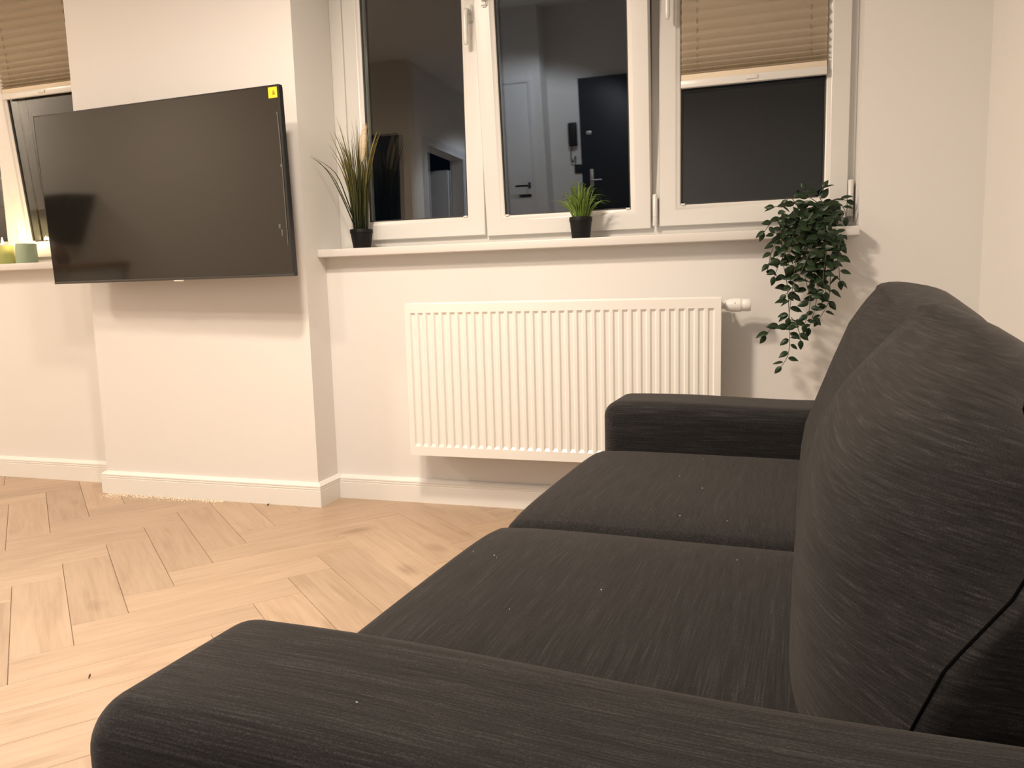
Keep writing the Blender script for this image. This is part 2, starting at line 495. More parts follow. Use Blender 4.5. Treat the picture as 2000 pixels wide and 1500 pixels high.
full_mesh = None
rest = bmesh.new()
n_planks = 0
for j in range(-8, 9):
    for k in range(-60, 60):
        for vert in (False, True):
            if vert:
                x0, y0, dx, dy = k * PW + j * PL, k * PW + PW - j * PL, PW, PL
            else:
                x0, y0, dx, dy = k * PW + j * PL, k * PW - j * PL, PL, PW
            W = lambda x, y: P0 + UH * x + VV * y
            cor = [W(x0, y0), W(x0 + dx, y0), W(x0 + dx, y0 + dy), W(x0, y0 + dy)]
            ctr = W(x0 + dx / 2, y0 + dy / 2)
            if not (LX - 0.5 < ctr.x < WX + 0.5 and -5.6 < ctr.y < 0.5):
                continue
            ax = VV if vert else UH
            ang = math.atan2(ax.y, ax.x)
            ca, sa = math.cos(ang), math.sin(ang)
            loc = [((p - ctr).x * ca + (p - ctr).y * sa, -(p - ctr).x * sa + (p - ctr).y * ca) for p in cor]
            area = sum(loc[i][0] * loc[(i + 1) % 4][1] - loc[(i + 1) % 4][0] * loc[i][1] for i in range(4))
            if area < 0:
                loc.reverse()
            poly = loc
            near = ctr.x > -2.9 and ctr.y > -2.75
            for a, b, c in ((1, 0, WX), (-1, 0, -LX), (0, 1, 0.0), (0, -1, 5.05)):
                la, lb = a * ca + b * sa, -a * sa + b * ca
                poly = clip(poly, la, lb, c - a * ctr.x - b * ctr.y)
                if len(poly) < 3:
                    break
            if len(poly) < 3:
                continue
            ar = 0.5 * sum(poly[i][0] * poly[(i + 1) % len(poly)][1] - poly[(i + 1) % len(poly)][0] * poly[i][1] for i in range(len(poly)))
            if ar < 0.0008:
                continue
            if near:
                whole = ar > PW * PL * 0.999
                if whole and full_mesh:
                    o = bpy.data.objects.new('plank', full_mesh)
                    C.objects.link(o)
                    o.parent = floor
                else:
                    bm = bmesh.new()
                    plank_shape(bm, poly)
                    o = link('plank', bm, OAK, floor)
                    if whole:
                        full_mesh = o.data
                o.location = (ctr.x, ctr.y, 0)
                o.rotation_euler = (0, 0, ang)
                n_planks += 1
            else:
                tmp = bmesh.new()
                plank_shape(tmp, poly)
                tmp.transform(Matrix.Translation((ctr.x, ctr.y, 0)) @ Matrix.Rotation(ang, 4, 'Z'))
                me = bpy.data.meshes.new('tmp'); tmp.to_mesh(me); tmp.free()
                rest.from_mesh(me); bpy.data.meshes.remove(me)
o = link('far_planks', rest, OAK, floor)
o['kind'] = 'stuff'
print('planks', n_planks)

# baseboards
BB = [(0, 0), (.0192, 0), (.0192, .070), (.0176, .0714), (.0176, .0735), (.0192, .0749), (.0192, .0795), (.0176, .0809), (.0176, .083), (.0192, .0844), (.0192, .0893), (.008, .1005), (0, .1015)]
struct(sweep_xy('baseboard_left', [(LX, 0), (XL - .0192, 0)], BB, TRIM))
struct(sweep_xy('baseboard_chimney', [(XL, 0), (XL, -DB), (XC, -DB), (XC, 0)], BB, TRIM))
struct(sweep_xy('baseboard_back', [(XC + .0192, 0), (WX - .0192, 0)], BB, TRIM))
struct(sweep_xy('baseboard_right', [(WX, 0), (WX, -3.25)], BB, TRIM))

# ------------------------------------------------------------------ windows
SASH = [(0, .168), (0, .112), (.003, .108), (.058, .108), (.061, .1095), (.063, .1135), (.073, .116), (.079, .121), (.080, .125), (.080, .168)]
GASK = [(.0785, .1205), (.0835, .1235), (.0835, .130), (.0785, .130)]
FRAME = [(0, .205), (0, .133), (.003, .130), (.055, .130), (.058, .133), (.058, .205)]

def make_handle(parent, x, z, up=False, y=.108):
    h = lathe_handle(parent)
    h.location = (x, y, z)
    if up:
        h.rotation_euler = (0, math.pi, 0)
    return h

def lathe_handle(parent):
    bm = bmesh.new()
    add_box(bm, -.014, .014, -.011, 0, -.036, .036)
    es = [e for e in bm.edges]
    bmesh.ops.bevel(bm, geom=es, offset=.006, segments=3, affect='EDGES')
    # neck and lever, one piece with the rosette
    tmp = bmesh.new()
    add_tube(tmp, smooth_path([(0, -.008, .004), (0, -.032, .004), (0, -.046, -.004), (-.001, -.050, -.022), (-.002, -.049, -.08), (-.002, -.047, -.128)], 4), [.010] * 8 + [.0105] * 8 + [.0095] * 4 + [.006], 12)
    me = bpy.data.meshes.new('t'); tmp.to_mesh(me); tmp.free(); bm.from_mesh(me); bpy.data.meshes.remove(me)
    return link('window_handle', bm, PVC, parent, smooth=True, angle=50)

def make_sash(parent, x0, x1, z0=1.103, z1=2.36, tilt=0.0, clips=(), handle=None):
    s = empty('sash', (0, .165, z0), (tilt, 0, 0), parent)
    def sub(o):
        o.parent = s
        for v in o.data.vertices:
            v.co.y -= .165; v.co.z -= z0
        return o
    sub(frame_loop('sash_frame', x0, x1, z0, z1, SASH, PVC, None, smooth=True))
    sub(frame_loop('gasket', x0, x1, z0, z1, GASK, GASKET, None))
    sub(box('pane', (x0 + .080, x1 - .080, .128, .152, z0 + .080, z1 - .080), GLASS))
    for cx, sgn in clips:
        sub(box('corner_clip', (min(cx, cx - sgn * .016), max(cx, cx - sgn * .016), .113, .123, z0 + .076, z0 + .083), PVC, None, .0015))
    if handle:
        hx, hz, up = handle
        h = lathe_handle(s)
        h.location = (hx, .108 - .165, hz - z0)
        if up:
            h.rotation_euler = (0, math.pi, 0)
    return s

def hinge(parent, x, z0, z1, y=.104):
    bm = bmesh.new()
    add_lathe(bm, [(.0085, z0), (.0095, z0 + .002), (.0095, z0 + .030), (.0085, z0 + .031), (.0085, z0 + .033), (.0095, z0 + .034), (.0095, z1 - .003), (.007, z1)], 14, (x, y))
    return link('hinge', bm, PVC, parent, smooth=True)

win1 = struct(empty('window_1'), 'three-sash white plastic window above the radiator')
frame_loop('window_frame', O1[0], O1[1], 1.064, 2.42, FRAME, PVC, win1, smooth=True)
box('mullion', (1.352, 1.424, .130, .200, 1.122, 2.362), PVC, win1, .002)
box('mullion_gasket', (1.3525, 1.3735, .1265, .1299, 1.123, 2.361), GASKET, win1)
make_sash(win1, .098, .703, clips=((.623, 1),), handle=(.664, 1.965, False))
make_sash(win1, .709, 1.373, tilt=R(5.2), clips=((.789, -1), (1.293, 1)), handle=(.752, 2.0, True))
make_sash(win1, 1.403, 2.063, clips=((1.483, -1), (1.983, 1)), handle=(1.441, 1.965, False))
hinge(win1, 1.388, 1.107, 1.225)
hinge(win1, 2.072, 1.107, 1.235)
box('window_sill', (XC, 2.085, -.067, .135, 1.0326, 1.064), SILL, win1, .003, 3)

win2 = struct(empty('window_2'), 'white plastic window in the recess left of the television')
frame_loop('window_frame', O2[0], O2[1], 1.064, 2.42, FRAME, PVC, win2, smooth=True)
box('mullion', (-1.815, -1.735, .130, .200, 1.122, 2.362), PVC, win2, .002)
make_sash(win2, -2.44, -1.787, clips=((-1.867, 1),))
make_sash(win2, -1.772, -1.118, tilt=R(5.3), clips=((-1.692, -1), (-1.198, 1)))
box('window_sill', (O2[0], XL, -.067, .135, 1.0326, 1.064), SILL, win2, .003, 3)

# ------------------------------------------------------------------ pleated blinds
def make_blind(x0, x1, zr, label, tilt=0.0):
    """Blind hanging in a sash; zr = top of the white bottom rail."""
    ry, rz = .104 - .165, zr - 1.103          # hung on the sash, so it leans with it
    loc = ((x0 + x1) / 2, .165 + ry * math.cos(tilt) - rz * math.sin(tilt), 1.103 + ry * math.sin(tilt) + rz * math.cos(tilt))
    t = tag(empty('pleated_blind', loc, (tilt, 0, 0)), label, 'blind', None)
    hw = (x1 - x0) / 2
    bm = bmesh.new()
    z = .020
    rows = [(0.0, z)]
    per = [.010, .014, .018, .022, .026, .029, .032, .034, .036, .037]
    i = 0
    y = -1
    while z < 2.30 - zr:
        p = per[min(i, len(per) - 1)]
        z += p / 2; rows.append((-.0085 if i >= 0 else 0, z))
        z += p / 2; rows.append((.0065, z))
        i += 1
    prev = None
    for yy, zz in rows:
        cur = [bm.verts.new((x, yy, zz)) for x in (-hw, hw)]
        if prev:
            bm.faces.new((prev[0], prev[1], cur[1], cur[0]))
        prev = cur
    bmesh.ops.solidify(bm, geom=bm.faces[:], thickness=.0012)
    link('pleated_fabric', bm, BLIND, t)
    r = box('bottom_rail', (-hw - .001, hw + .001, -.012, .008, -.027, 0.0), PVC, t, .002)
    g = box('grip_tab', (-.020, .020, -.0165, -.012, -.0185, -.0055), SILL, r, .0015)
    box('rail_cap', (-hw, hw, -.006, .007, 0.0, .020), BLIND, t, .001)
    for x in (-hw + .055, hw - .055):
        tube('cord', [(x, -.001, .02), (x, -.001, 2.30 - zr)], .0012, BLIND_DARK, t, 6)
    box('head_rail', (-hw - .001, hw + .001, -.012, .008, 2.285 - zr, 2.305 - zr), PVC, t, .002)
    return t
make_blind(1.485, 1.983, 1.626, 'taupe pleated blind half lowered in the right-hand sash above the trailing plant')
make_blind(-1.690, -1.198, 1.878, 'taupe pleated blind in the recess window behind the television', R(5.3))

# ------------------------------------------------------------------ radiator
rad = tag(empty('panel_radiator', (0.4427, -.140, .232)), 'white ribbed panel radiator on the wall under the three-sash window', 'radiator')
RW, RH, RD = 1.2, 0.6, 0.10
bm = bmesh.new()
pitch = RW / 36
xs_cuts = []
z0s, z1s = .036, RH - .032
sw, ch, dp = .0115, .0055, .0065
def rv(x, y, z):
    return bm.verts.new((x, y, z))
bot = [rv(0.002, 0, 0.002), ]
cols = []
for i in range(35):
    c = (i + 1) * pitch
    cols.append(c)
# horizontal bands and slots, sharing vertices
xl = [0.0]
for c in cols:
    xl += [c - sw, c + sw]
xl.append(RW)
row_b = [rv(x, 0, 0) for x in xl]
row_0 = [rv(x, 0, z0s) for x in xl]
row_1 = [rv(x, 0, z1s) for x in xl]
row_t = [rv(x, 0, RH) for x in xl]
bm.verts.remove(bot[0])
for i in range(len(xl) - 1):
    bm.faces.new((row_b[i], row_b[i + 1], row_0[i + 1], row_0[i]))
    bm.faces.new((row_1[i], row_1[i + 1], row_t[i + 1], row_t[i]))
    if i % 2 == 0:
        bm.faces.new((row_0[i], row_0[i + 1], row_1[i + 1], row_1[i]))
    else:
        a, b, c_, d = row_0[i], row_0[i + 1], row_1[i + 1], row_1[i]
        x0, x1 = xl[i] + ch, xl[i + 1] - ch
        q = [rv(x0, dp, z0s + .011), rv(x1, dp, z0s + .011), rv(x1, dp, z1s - .009), rv(x0, dp, z1s - .009)]
        bm.faces.new(q)
        o4 = [a, b, c_, d]
        for k in range(4):
            bm.faces.new((o4[k], o4[(k + 1) % 4], q[(k + 1) % 4], q[k]))
# rim folded back
back = []
border = row_b + [row_0[-1], row_1[-1]] + row_t[::-1] + [row_1[0], row_0[0]]
bk = [bm.verts.new((v.co.x, .014, v.co.z)) for v in border]
n = len(border)
for k in range(n):
    bm.faces.new((border[k], border[(k + 1) % n], bk[(k + 1) % n], bk[k]))
link('front_panel', bm, ENAMEL, rad)
box('rear_panel', (.004, RW - .004, RD - .014, RD, .004, RH - .004), ENAMEL, rad, .004)
for x in (0.001, RW - .0035):
    box('side_panel', (x, x + .0025, .0155, RD - .015, .012, RH - .006), ENAMEL, rad)
top = empty('top_grille', (0, 0, RH), (0, 0, 0), rad)
box('grille_rim', (.0, RW, .0145, .0185, -.004, .006), ENAMEL, top, .001)
box('grille_rim', (.0, RW, RD - .019, RD - .015, -.004, .006), ENAMEL, top, .001)
for i in range(60):
    x = .012 + i * (RW - .024) / 59
    if i % 2 == 0:
        box('grille_bar', (x - .006, x + .006, .0185, RD - .019, -.003, .003), ENAMEL, top)
box('convector', (.02, RW - .02, .03, RD - .03, .04, RH - .03), GRILLE_DARK, rad)
for x in (.16, RW - .2):
    box('wall_bracket', (x, x + .04, RD - .001, .1399, .1, RH - .1), ENAMEL, rad, .002)
valve = empty('thermostat_valve', (RW + .004, .05, RH - .025), (0, 0, 0), rad)
lathe('valve_neck', [(.0125, -.006), (.0125, .006), (.017, .007), (.018, .018)], VALVE, valve, 24, axis='x')
lathe('valve_head', [(.0165, .010), (.0200, .016), (.0235, .030), (.0240, .060), (.0215, .062), (.0215, .066)], VALVE, valve, 32, axis='x')
lathe('valve_cap', [(.0205, .066), (.0215, .068), (.0215, .090), (.0195, .094), (.010, .095)], VALVE, valve, 32, axis='x')
box('setting_mark', (.040, .0420, -.0232, -.0218, .000, .010), MARK, valve)
box('setting_mark', (.039, .0415, -.0232, -.0218, -.004, -.002), MARK, valve)

# ------------------------------------------------------------------ television
tv = tag(empty('television', (-1.1176, -.3060, .9535), (0.0382, 0, -0.0344)), 'large flat black television on the chimney breast with a yellow corner sticker', 'television')
TW, TH = 1.2095, .6918
box('screen', (.004, TW - .004, .0005, .004, .010, TH - .004), SCREEN, tv)
frame_loop('bezel', 0, TW, 0, TH, [(0, .022), (0, .0005), (.0012, 0), (.0035, 0), (.0042, .0025), (.0042, .022)], BLACK, tv)
box('bottom_trim', (.0, TW, -.0008, .006, -.0005, .0095), mat('dark_grey_trim', (.05, .048, .045), .3, .5), tv, .0004)
box('back_cover', (.002, TW - .002, .0045, .030, .002, TH - .002), BLACK, tv, .004)
box('electronics_hump', (.06, TW - .06, .030, .050, .03, TH * .62), BLACK, tv, .006)
lg = box('logo_badge', (.640, .690, -.001, .004, -.0065, -.0005), CHROME, tv, .001)
st = box('yellow_sticker', (TW - .046, TW - .008, -.0006, .0004, TH - .046, TH - .008), YELLOW, tv)
st['label'] = 'yellow sticker with a small dark mark'
bm = bmesh.new()
for tri in (((-.026, -.0075), (-.019, -.0075), (-.019, .0045)), ((-.028, .0015), (-.0195, .0065), (-.0195, .0078), (-.0285, .0030)), ((-.030, -.0095), (-.0285, -.0095), (-.0225, .0065), (-.0238, .0068))):
    vs = [bm.verts.new((TW + x, -.0008, TH - .027 + z)) for x, z in tri]
    vb = [bm.verts.new((TW + x, -.0005, TH - .027 + z)) for x, z in tri]
    m_ = len(vs)
    bm.faces.new(vs); bm.faces.new(vb[::-1])
    for k in range(m_):
        bm.faces.new((vs[k], vs[(k + 1) % m_], vb[(k + 1) % m_], vb[k]))
o = link('printed_mark', bm, MARK, st)
o['kind'] = 'stuff'
bm = bmesh.new()
add_tube(bm, smooth_path([(TW - .0145, -.001, .115), (TW - .0125, -.0015, .30), (TW - .0118, -.0012, .48), (TW - .0145, -.001, .585), (TW - .0175, -.001, .592)], 5), .0018, 6)
o = link('protective_film_edge', bm, FILM, tv, smooth=True); o['label'] = 'crumpled clear protective film along the right edge'
for x, z, w, h in ((-.050, .178, .009, .016), (-.040, .150, .006, .024), (-.020, .40, .006, .010)):
    box('film_flap', (TW + x, TW + x + w, -.0007, .0004, z, z + h), FILM, tv, .0002)
mt = empty('wall_mount', (TW * .47, 0, 0), (0, 0, 0), tv)
box('mount_rail', (-.12, -.08, .050, .072, .10, .42), BLACK, mt)
box('mount_rail', (.08, .12, .050, .072, .10, .42), BLACK, mt)
box('mount_arm', (-.05, .05, .0722, .160, .20, .32), BLACK, mt)
box('wall_plate', (-.13, .13, .1602, .1725, .16, .36), BLACK, mt)

# ------------------------------------------------------------------ sofa
SOFA_LOC, SOFA_ROT = (1.238, -2.480, 0), R(-4.0)
sofa = tag(empty('two_seat_sofa', SOFA_LOC, (0, 0, SOFA_ROT)), 'charcoal grey fabric two-seat sofa with low padded arms in the foreground', 'sofa')

def axis_samples(a, b, r, n):
    e = [0, .16, .34, .55, .78, 1.0]
    L_ = [a + r * k for k in e] + [a + r + (b - a - 2 * r) * i / n for i in range(1, n)] + [b - r * k for k in e[::-1]]
    return L_

def soft_box(name, b, r, n, material, parent, bulge=None):
    x0, x1, y0, y1, z0, z1 = b
    ax = [axis_samples(x0, x1, r, n[0]), axis_samples(y0, y1, r, n[1]), axis_samples(z0, z1, r, n[2])]
    lo, hi = Vector((x0 + r, y0 + r, z0 + r)), Vector((x1 - r, y1 - r, z1 - r))
    bm = bmesh.new()
    V = {}
    N_ = [len(a) - 1 for a in ax]
    def vert(i, j, k):
        if (i, j, k) not in V:
            p = Vector((ax[0][i], ax[1][j], ax[2][k]))
            q = Vector([min(max(p[c], lo[c]), hi[c]) for c in range(3)])
            d = p - q
            if d.length > 1e-9:
                p = q + d.normalized() * r
            if bulge:
                p = bulge(p)
            V[(i, j, k)] = bm.verts.new(p)
        return V[(i, j, k)]
    for (a, b_, c) in ((0, 1, 2), (1, 2, 0), (2, 0, 1)):
        for i in range(N_[a]):
            for j in range(N_[b_]):
                for end in (0, N_[c]):
                    idx = []
                    for di, dj in ((0, 0), (1, 0), (1, 1), (0, 1)):
                        t = [0, 0, 0]; t[a] = i + di; t[b_] = j + dj; t[c] = end
                        idx.append(vert(*t))
                    bm.faces.new(idx)
    return link(name, bm, material, parent, smooth=True, angle=60)

def arm_bulge(y0, y1):
    def f(p):
        z, x = p.z, p.x
        if z > .5:
            p.z += .004 * math.sin(x * 9) * max(0, (z - .5) / .08)
        return p
    return f
soft_box('arm', (0.006, .88, 0.0, .205, .06, .580), .040, (14, 4, 6), FAB_X, sofa, arm_bulge(0, .2))
soft_box('arm', (0.02, .88, 1.565, 1.785, .06, .580), .040, (14, 4, 6), FAB_X, sofa, arm_bulge(1.56, 1.78))
def seat_bulge(y0, y1):
    def f(p):
        s = (p.y - y0) / (y1 - y0) * 2 - 1
        u = (p.x + .01) / .62 * 2 - 1
        if p.z > .40:
            k = (p.z - .40) / .067
            p.z += k * (.008 * (1 - abs(s) ** 3) - .010 * abs(s) ** 8 - .010 * max(0, -u) ** 5)
        return p
    return f
soft_box('seat_cushion', (-.004, .66, .207, .886, .315, .468), .030, (12, 14, 3), FAB_Y, sofa, seat_bulge(.207, .886))
soft_box('seat_cushion', (.006, .66, .887, 1.563, .315, .466), .030, (12, 14, 3), FAB_Y, sofa, seat_bulge(.887, 1.563))
soft_box('base', (.03, .80, .207, 1.563, .075, .313), .015, (4, 6, 2), FAB_X, sofa)
soft_box('back_frame', (.70, .885, .21, 1.56, .316, .74), .025, (3, 10, 4), FAB_Y, sofa)
for x in (.06, .80):
    for y in (.08, 1.70):
        lathe('leg', [(.018, 0.0), (.022, .058), (.022, .062)], BLACK, sofa, 16, center=(x, y))

def interp(tab, z):
    if z <= tab[0][0]:
        return tab[0][1]
    for (a, va), (b, vb) in zip(tab, tab[1:]):
        if z <= b:
            return va + (vb - va) * (z - a) / (b - a)
    return tab[-1][1]

def back_cushion(y0, y1, front, edge, top, seam=False, near_k=1.0, far_k=1.0, drop=.02):
    """Plump back pillow: closed cross-sections lofted along the sofa."""
    bm = bmesh.new()
    rings = []
    ns = 40
    ss = [-1 + 2 * i / ns for i in range(ns + 1)]
    ss = [math.copysign(abs(s) ** 0.8, s) for s in ss]
    def section(s):
        k_ = near_k if s < 0 else far_k
        w = abs(s) ** 3.2 * k_
        zt = interp(top, s)
        pts = []
        zb = .468 - .004 * w
        F = lambda z: interp(front, z) * (1 - w) + interp(edge, z) * w
        nf = 22
        zf = zt - .022
        sc = (zf - zb) / (.862 - zb)
        for i in range(nf + 1):
            z = zb + (zf - zb) * i / nf
            zz = zb + (z - zb) / sc
            pts.append((F(zz), z))
        xf = pts[-1][0]
        xb = max(xf + .085, .795 - .03 * w)
        for a in range(1, 10):               # rounded crown
            t = math.pi * a / 10
            cx, rx = (xf + xb) / 2, (xb - xf) / 2
            pts.append((cx - rx * math.cos(t), zf + .022 * math.sin(t) ** 0.8 - drop * ((1 - math.cos(t)) / 2) ** 1.3))
        nb = 8
        xbb = .700
        for i in range(nb + 1):
            t = i / nb
            pts.append((xb + (xbb - xb) * t ** 0.7 - .0 , zf - drop + (zb - zf + drop) * t))
        return pts
    prof = None
    for s in ss:
        y = (y0 + y1) / 2 + (y1 - y0) / 2 * s
        rings.append([bm.verts.new((x, y, z)) for x, z in section(s)])
    m_ = len(rings[0])
    for a, b in zip(rings, rings[1:]):
        for k in range(m_):
            bm.faces.new((a[k], a[(k + 1) % m_], b[(k + 1) % m_], b[k]))
    for ring, sg in ((rings[0], -1), (rings[-1], 1)):   # slightly domed end panels
        c = sum((v.co for v in ring), Vector()) / m_
        prev = ring
        for f in (.85, .6, .3):
            cur = [bm.verts.new(c + (v.co - c) * f + Vector((0, sg * .012 * (1 - f ** 2), 0))) for v in ring]
            for k in range(m_):
                bm.faces.new((prev[k], prev[(k + 1) % m_], cur[(k + 1) % m_], cur[k]))
            prev = cur
        bm.faces.new(prev)
    o = link('back_cushion', bm, FAB_BACK, sofa, smooth=True, angle=75)
    if seam:
        y = (y0 + y1) / 2 - (y1 - y0) / 2
        pts = [(x - .0004, y + .0008, z) for x, z in section(-1)][:24]
        tube('seam', pts, .0014, SEAM, o, 6)
    return o

FRONT = [(.467, .518), (.565, .520), (.63, .528), (.70, .543), (.745, .566), (.785, .600), (.835, .650), (.862, .678)]
EDGE = [(.467, .585), (.57, .612), (.63, .632), (.70, .672), (.75, .690), (.80, .688), (.862, .672)]
back_cushion(.222, .893, FRONT, EDGE, [(-1, .820), (-.75, .834), (-.4, .847), (0, .857), (.6, .866), (1, .862)], True, 1.0, .12, .085)
FRONT2 = [(.467, .514), (.52, .517), (.56, .523), (.62, .545), (.71, .578), (.79, .610), (.836, .640), (.862, .662)]
EDGE2 = [(.467, .545), (.57, .560), (.63, .580), (.70, .604), (.79, .635), (.862, .668)]
back_cushion(.897, 1.558, FRONT2, EDGE2, [(-1, .836), (-.5, .856), (0, .872), (.4, .884), (.8, .886), (1, .872)], False, .12, .12)

# lint on the sofa, grit and sawdust on the floor
def specks(name, items, material, label, cat):
    bm = bmesh.new()
    for x, y, z, s in items:
        m_ = Matrix.Translation((x, y, z + s * .3)) @ Euler((random.random() * 3, random.random() * 3, random.random() * 3)).to_matrix().to_4x4() @ Matrix.Diagonal((s * 1.6, s * .8, s * .6, 1))
        bmesh.ops.create_icosphere(bm, subdivisions=1, radius=.5, matrix=m_)
    o = link(name, bm, material)
    return tag(o, label, cat, None, 'stuff')

# ------------------------------------------------------------------ plants on the sill
def pot(parent, r0, r1, h, material):
    p = lathe('pot', [(r0 * .96, 0), (r0, .002), (r1 * .955, h * .80), (r1 * .955, h * .805), (r1, h * .81), (r1, h - .002), (r1 * .985, h), (r1 * .90, h), (r1 * .88, h * .90), (r1 * .5, h * .90)], material, parent, 32, angle=35)
    lathe('soil', [(r1 * .87, h * .86), (r1 * .87, h * .905), (r1 * .4, h * .92)], SOIL, parent, 24)
    return p

def blade_mesh(name, pts, w, material):
    bm = bmesh.new()
    P = smooth_path(pts, 4)
    n = len(P)
    side0 = Vector((random.uniform(-1, 1), random.uniform(-1, 1), 0)).normalized()
    rows = []
    for i, p in enumerate(P):
        d = (P[min(i + 1, n - 1)] - P[max(i - 1, 0)]).normalized()
        s = (side0 - d * side0.dot(d)).normalized()
        u = d.cross(s)
        t = i / (n - 1)
        ww = w * (0.55 + .45 * math.sin(math.pi * min(1, t * 1.1 + .12))) * (1 - t ** 4) + .0002
        rows.append([bm.verts.new(p - s * ww), bm.verts.new(p + u * ww * .45), bm.verts.new(p + s * ww), bm.verts.new(p - u * ww * .12)])
    for a, b in zip(rows, rows[1:]):
        for k in range(4):
            bm.faces.new((a[k], a[(k + 1) % 4], b[(k + 1) % 4], b[k]))
    bm.faces.new(rows[0]); bm.faces.new(rows[-1][::-1])
    bmesh.ops.recalc_face_normals(bm, faces=bm.faces)
    me = bpy.data.meshes.new(name)
    bm.to_mesh(me); bm.free()
    me.materials.append(material)
    me.polygons.foreach_set('use_smooth', [True] * len(me.polygons))
    return me

def blade(parent, pts, w, material, name='grass_blade'):
    o = bpy.data.objects.new(name, blade_mesh(name, pts, w, material))
    C.objects.link(o)
    o.parent = parent
    return o

SZ = 1.064
tall = tag(empty('tall_grass_plant', (.187, .020, SZ)), 'tall artificial grass with a cream plume in a black pot on the sill', 'plant')
pot(tall, .036, .0475, .080, POT)
rng = random.Random(3)
for i in range(92):                                     # dense upright leaves
    a = rng.uniform(0, 2 * math.pi); r = .030 * math.sqrt(rng.random())
    bx, by = r * math.cos(a), r * math.sin(a)
    h = rng.choice([rng.uniform(.20, .34), rng.uniform(.28, .42), rng.uniform(.36, .47)])
    lean = rng.uniform(.02, .085) * (h / .35)
    lx = lean * math.cos(a) + rng.uniform(-.025, .03); ly = lean * .6 * math.sin(a) - .012
    blade(tall, [(bx, by, .066), (bx + lx * .15, by + ly * .15, .066 + h * .4), (bx + lx * .5, by + ly * .5, .066 + h * .75), (bx + lx, by + ly, .066 + h)], rng.uniform(.0022, .0038), BLADE_DARK if h < .30 or rng.random() < .5 else BLADE_DRY)
for tip, mid, m_ in (((-.072, -.01, .520), (-.035, 0, .34), BLADE_DRY), ((-.066, -.02, .505), (-.03, -.01, .33), BLADE_DARK), ((-.150, -.115, .376), (-.090, -.06, .300), BLADE_DARK), ((-.140, -.105, .366), (-.080, -.05, .310), BLADE_DARK),
                     ((-.150, -.12, .37), (-.105, -.07, .318), BLADE_DARK), ((.085, -.01, .420), (.045, 0, .30), BLADE_DRY), ((.100, -.01, .470), (.05, 0, .33), BLADE_DARK), ((-.055, -.02, .45), (-.02, 0, .3), BLADE_DRY), ((-.012, -.02, .44), (-.008, 0, .3), BLADE_DRY), ((.02, -.02, .45), (.012, -.01, .3), BLADE_DRY)):
    blade(tall, [(rng.uniform(-.02, .02), 0, .066), (mid[0] * .4, mid[1], .066 + (mid[2] - .066) * .55), mid, tip], .0026, m_)
st_ = tube('plume_stem', smooth_path([(.006, -.005, .066), (.012, -.012, .24), (.026, -.015, .372)], 5), .0016, BLADE_DRY, tall, 6)
bm = bmesh.new()                                        # feathery plume: core and hairs
core = smooth_path([(.026, -.015, .350), (.033, -.017, .40), (.042, -.019, .45), (.050, -.020, .492)], 5)
nC = len(core)
add_tube(bm, core, [.005 + .0105 * math.sin(math.pi * (i / (nC - 1)) ** .75) for i in range(nC)], 10)
for i in range(170):
    t = rng.random(); k = min(int(t * (nC - 1)), nC - 2)
    p = core[k].lerp(core[k + 1], t * (nC - 1) - k)
    a = rng.uniform(0, 2 * math.pi); r = .005 + .0105 * math.sin(math.pi * t ** .75)
    q = p + Vector((math.cos(a) * r, math.sin(a) * r, 0)); e = q + Vector((math.cos(a) * .004 + .003, math.sin(a) * .004, .016))
    vs = [bm.verts.new(q + Vector((0, 0, -.001))), bm.verts.new(q + Vector((-math.sin(a) * .0012, math.cos(a) * .0012, 0))), bm.verts.new(e)]
    bm.faces.new(vs)
pl = link('plume', bm, PLUME, tall, smooth=True)
pl['label'] = 'cream feathery plume'

grass = tag(empty('small_grass_plant', (1.118, .020, SZ)), 'small bright green artificial grass tuft in a black pot at the middle of the sill', 'plant')
pot(grass, .0345, .0435, .083, POT)
protos = []
for v in range(8):
    h = .075 + .065 * (v / 7); out = .085 - .065 * (v / 7)
    rng2 = random.Random(v)
    protos.append(blade_mesh('grass_blade', [(0, 0, 0), (out * .22, 0, h * .55), (out * .6, rng2.uniform(-.006, .006), h * .92), (out, rng2.uniform(-.012, .012), h * (.85 + .12 * v / 7))], .0027, BLADE_GREEN if v % 3 else BLADE_GREEN))
for i in range(110):
    o = bpy.data.objects.new('grass_blade', protos[i % 8])
    C.objects.link(o); o.parent = grass
    a = i * 2.39996 + rng.uniform(-.3, .3); r = .030 * math.sqrt(rng.random())
    o.location = (r * math.cos(a), r * math.sin(a), .074)
    o.rotation_euler = (rng.uniform(-.08, .08), rng.uniform(-.12, .12), a)
    s = rng.uniform(.75, 1.08)
    o.scale = (s, s, s * rng.uniform(.9, 1.1))

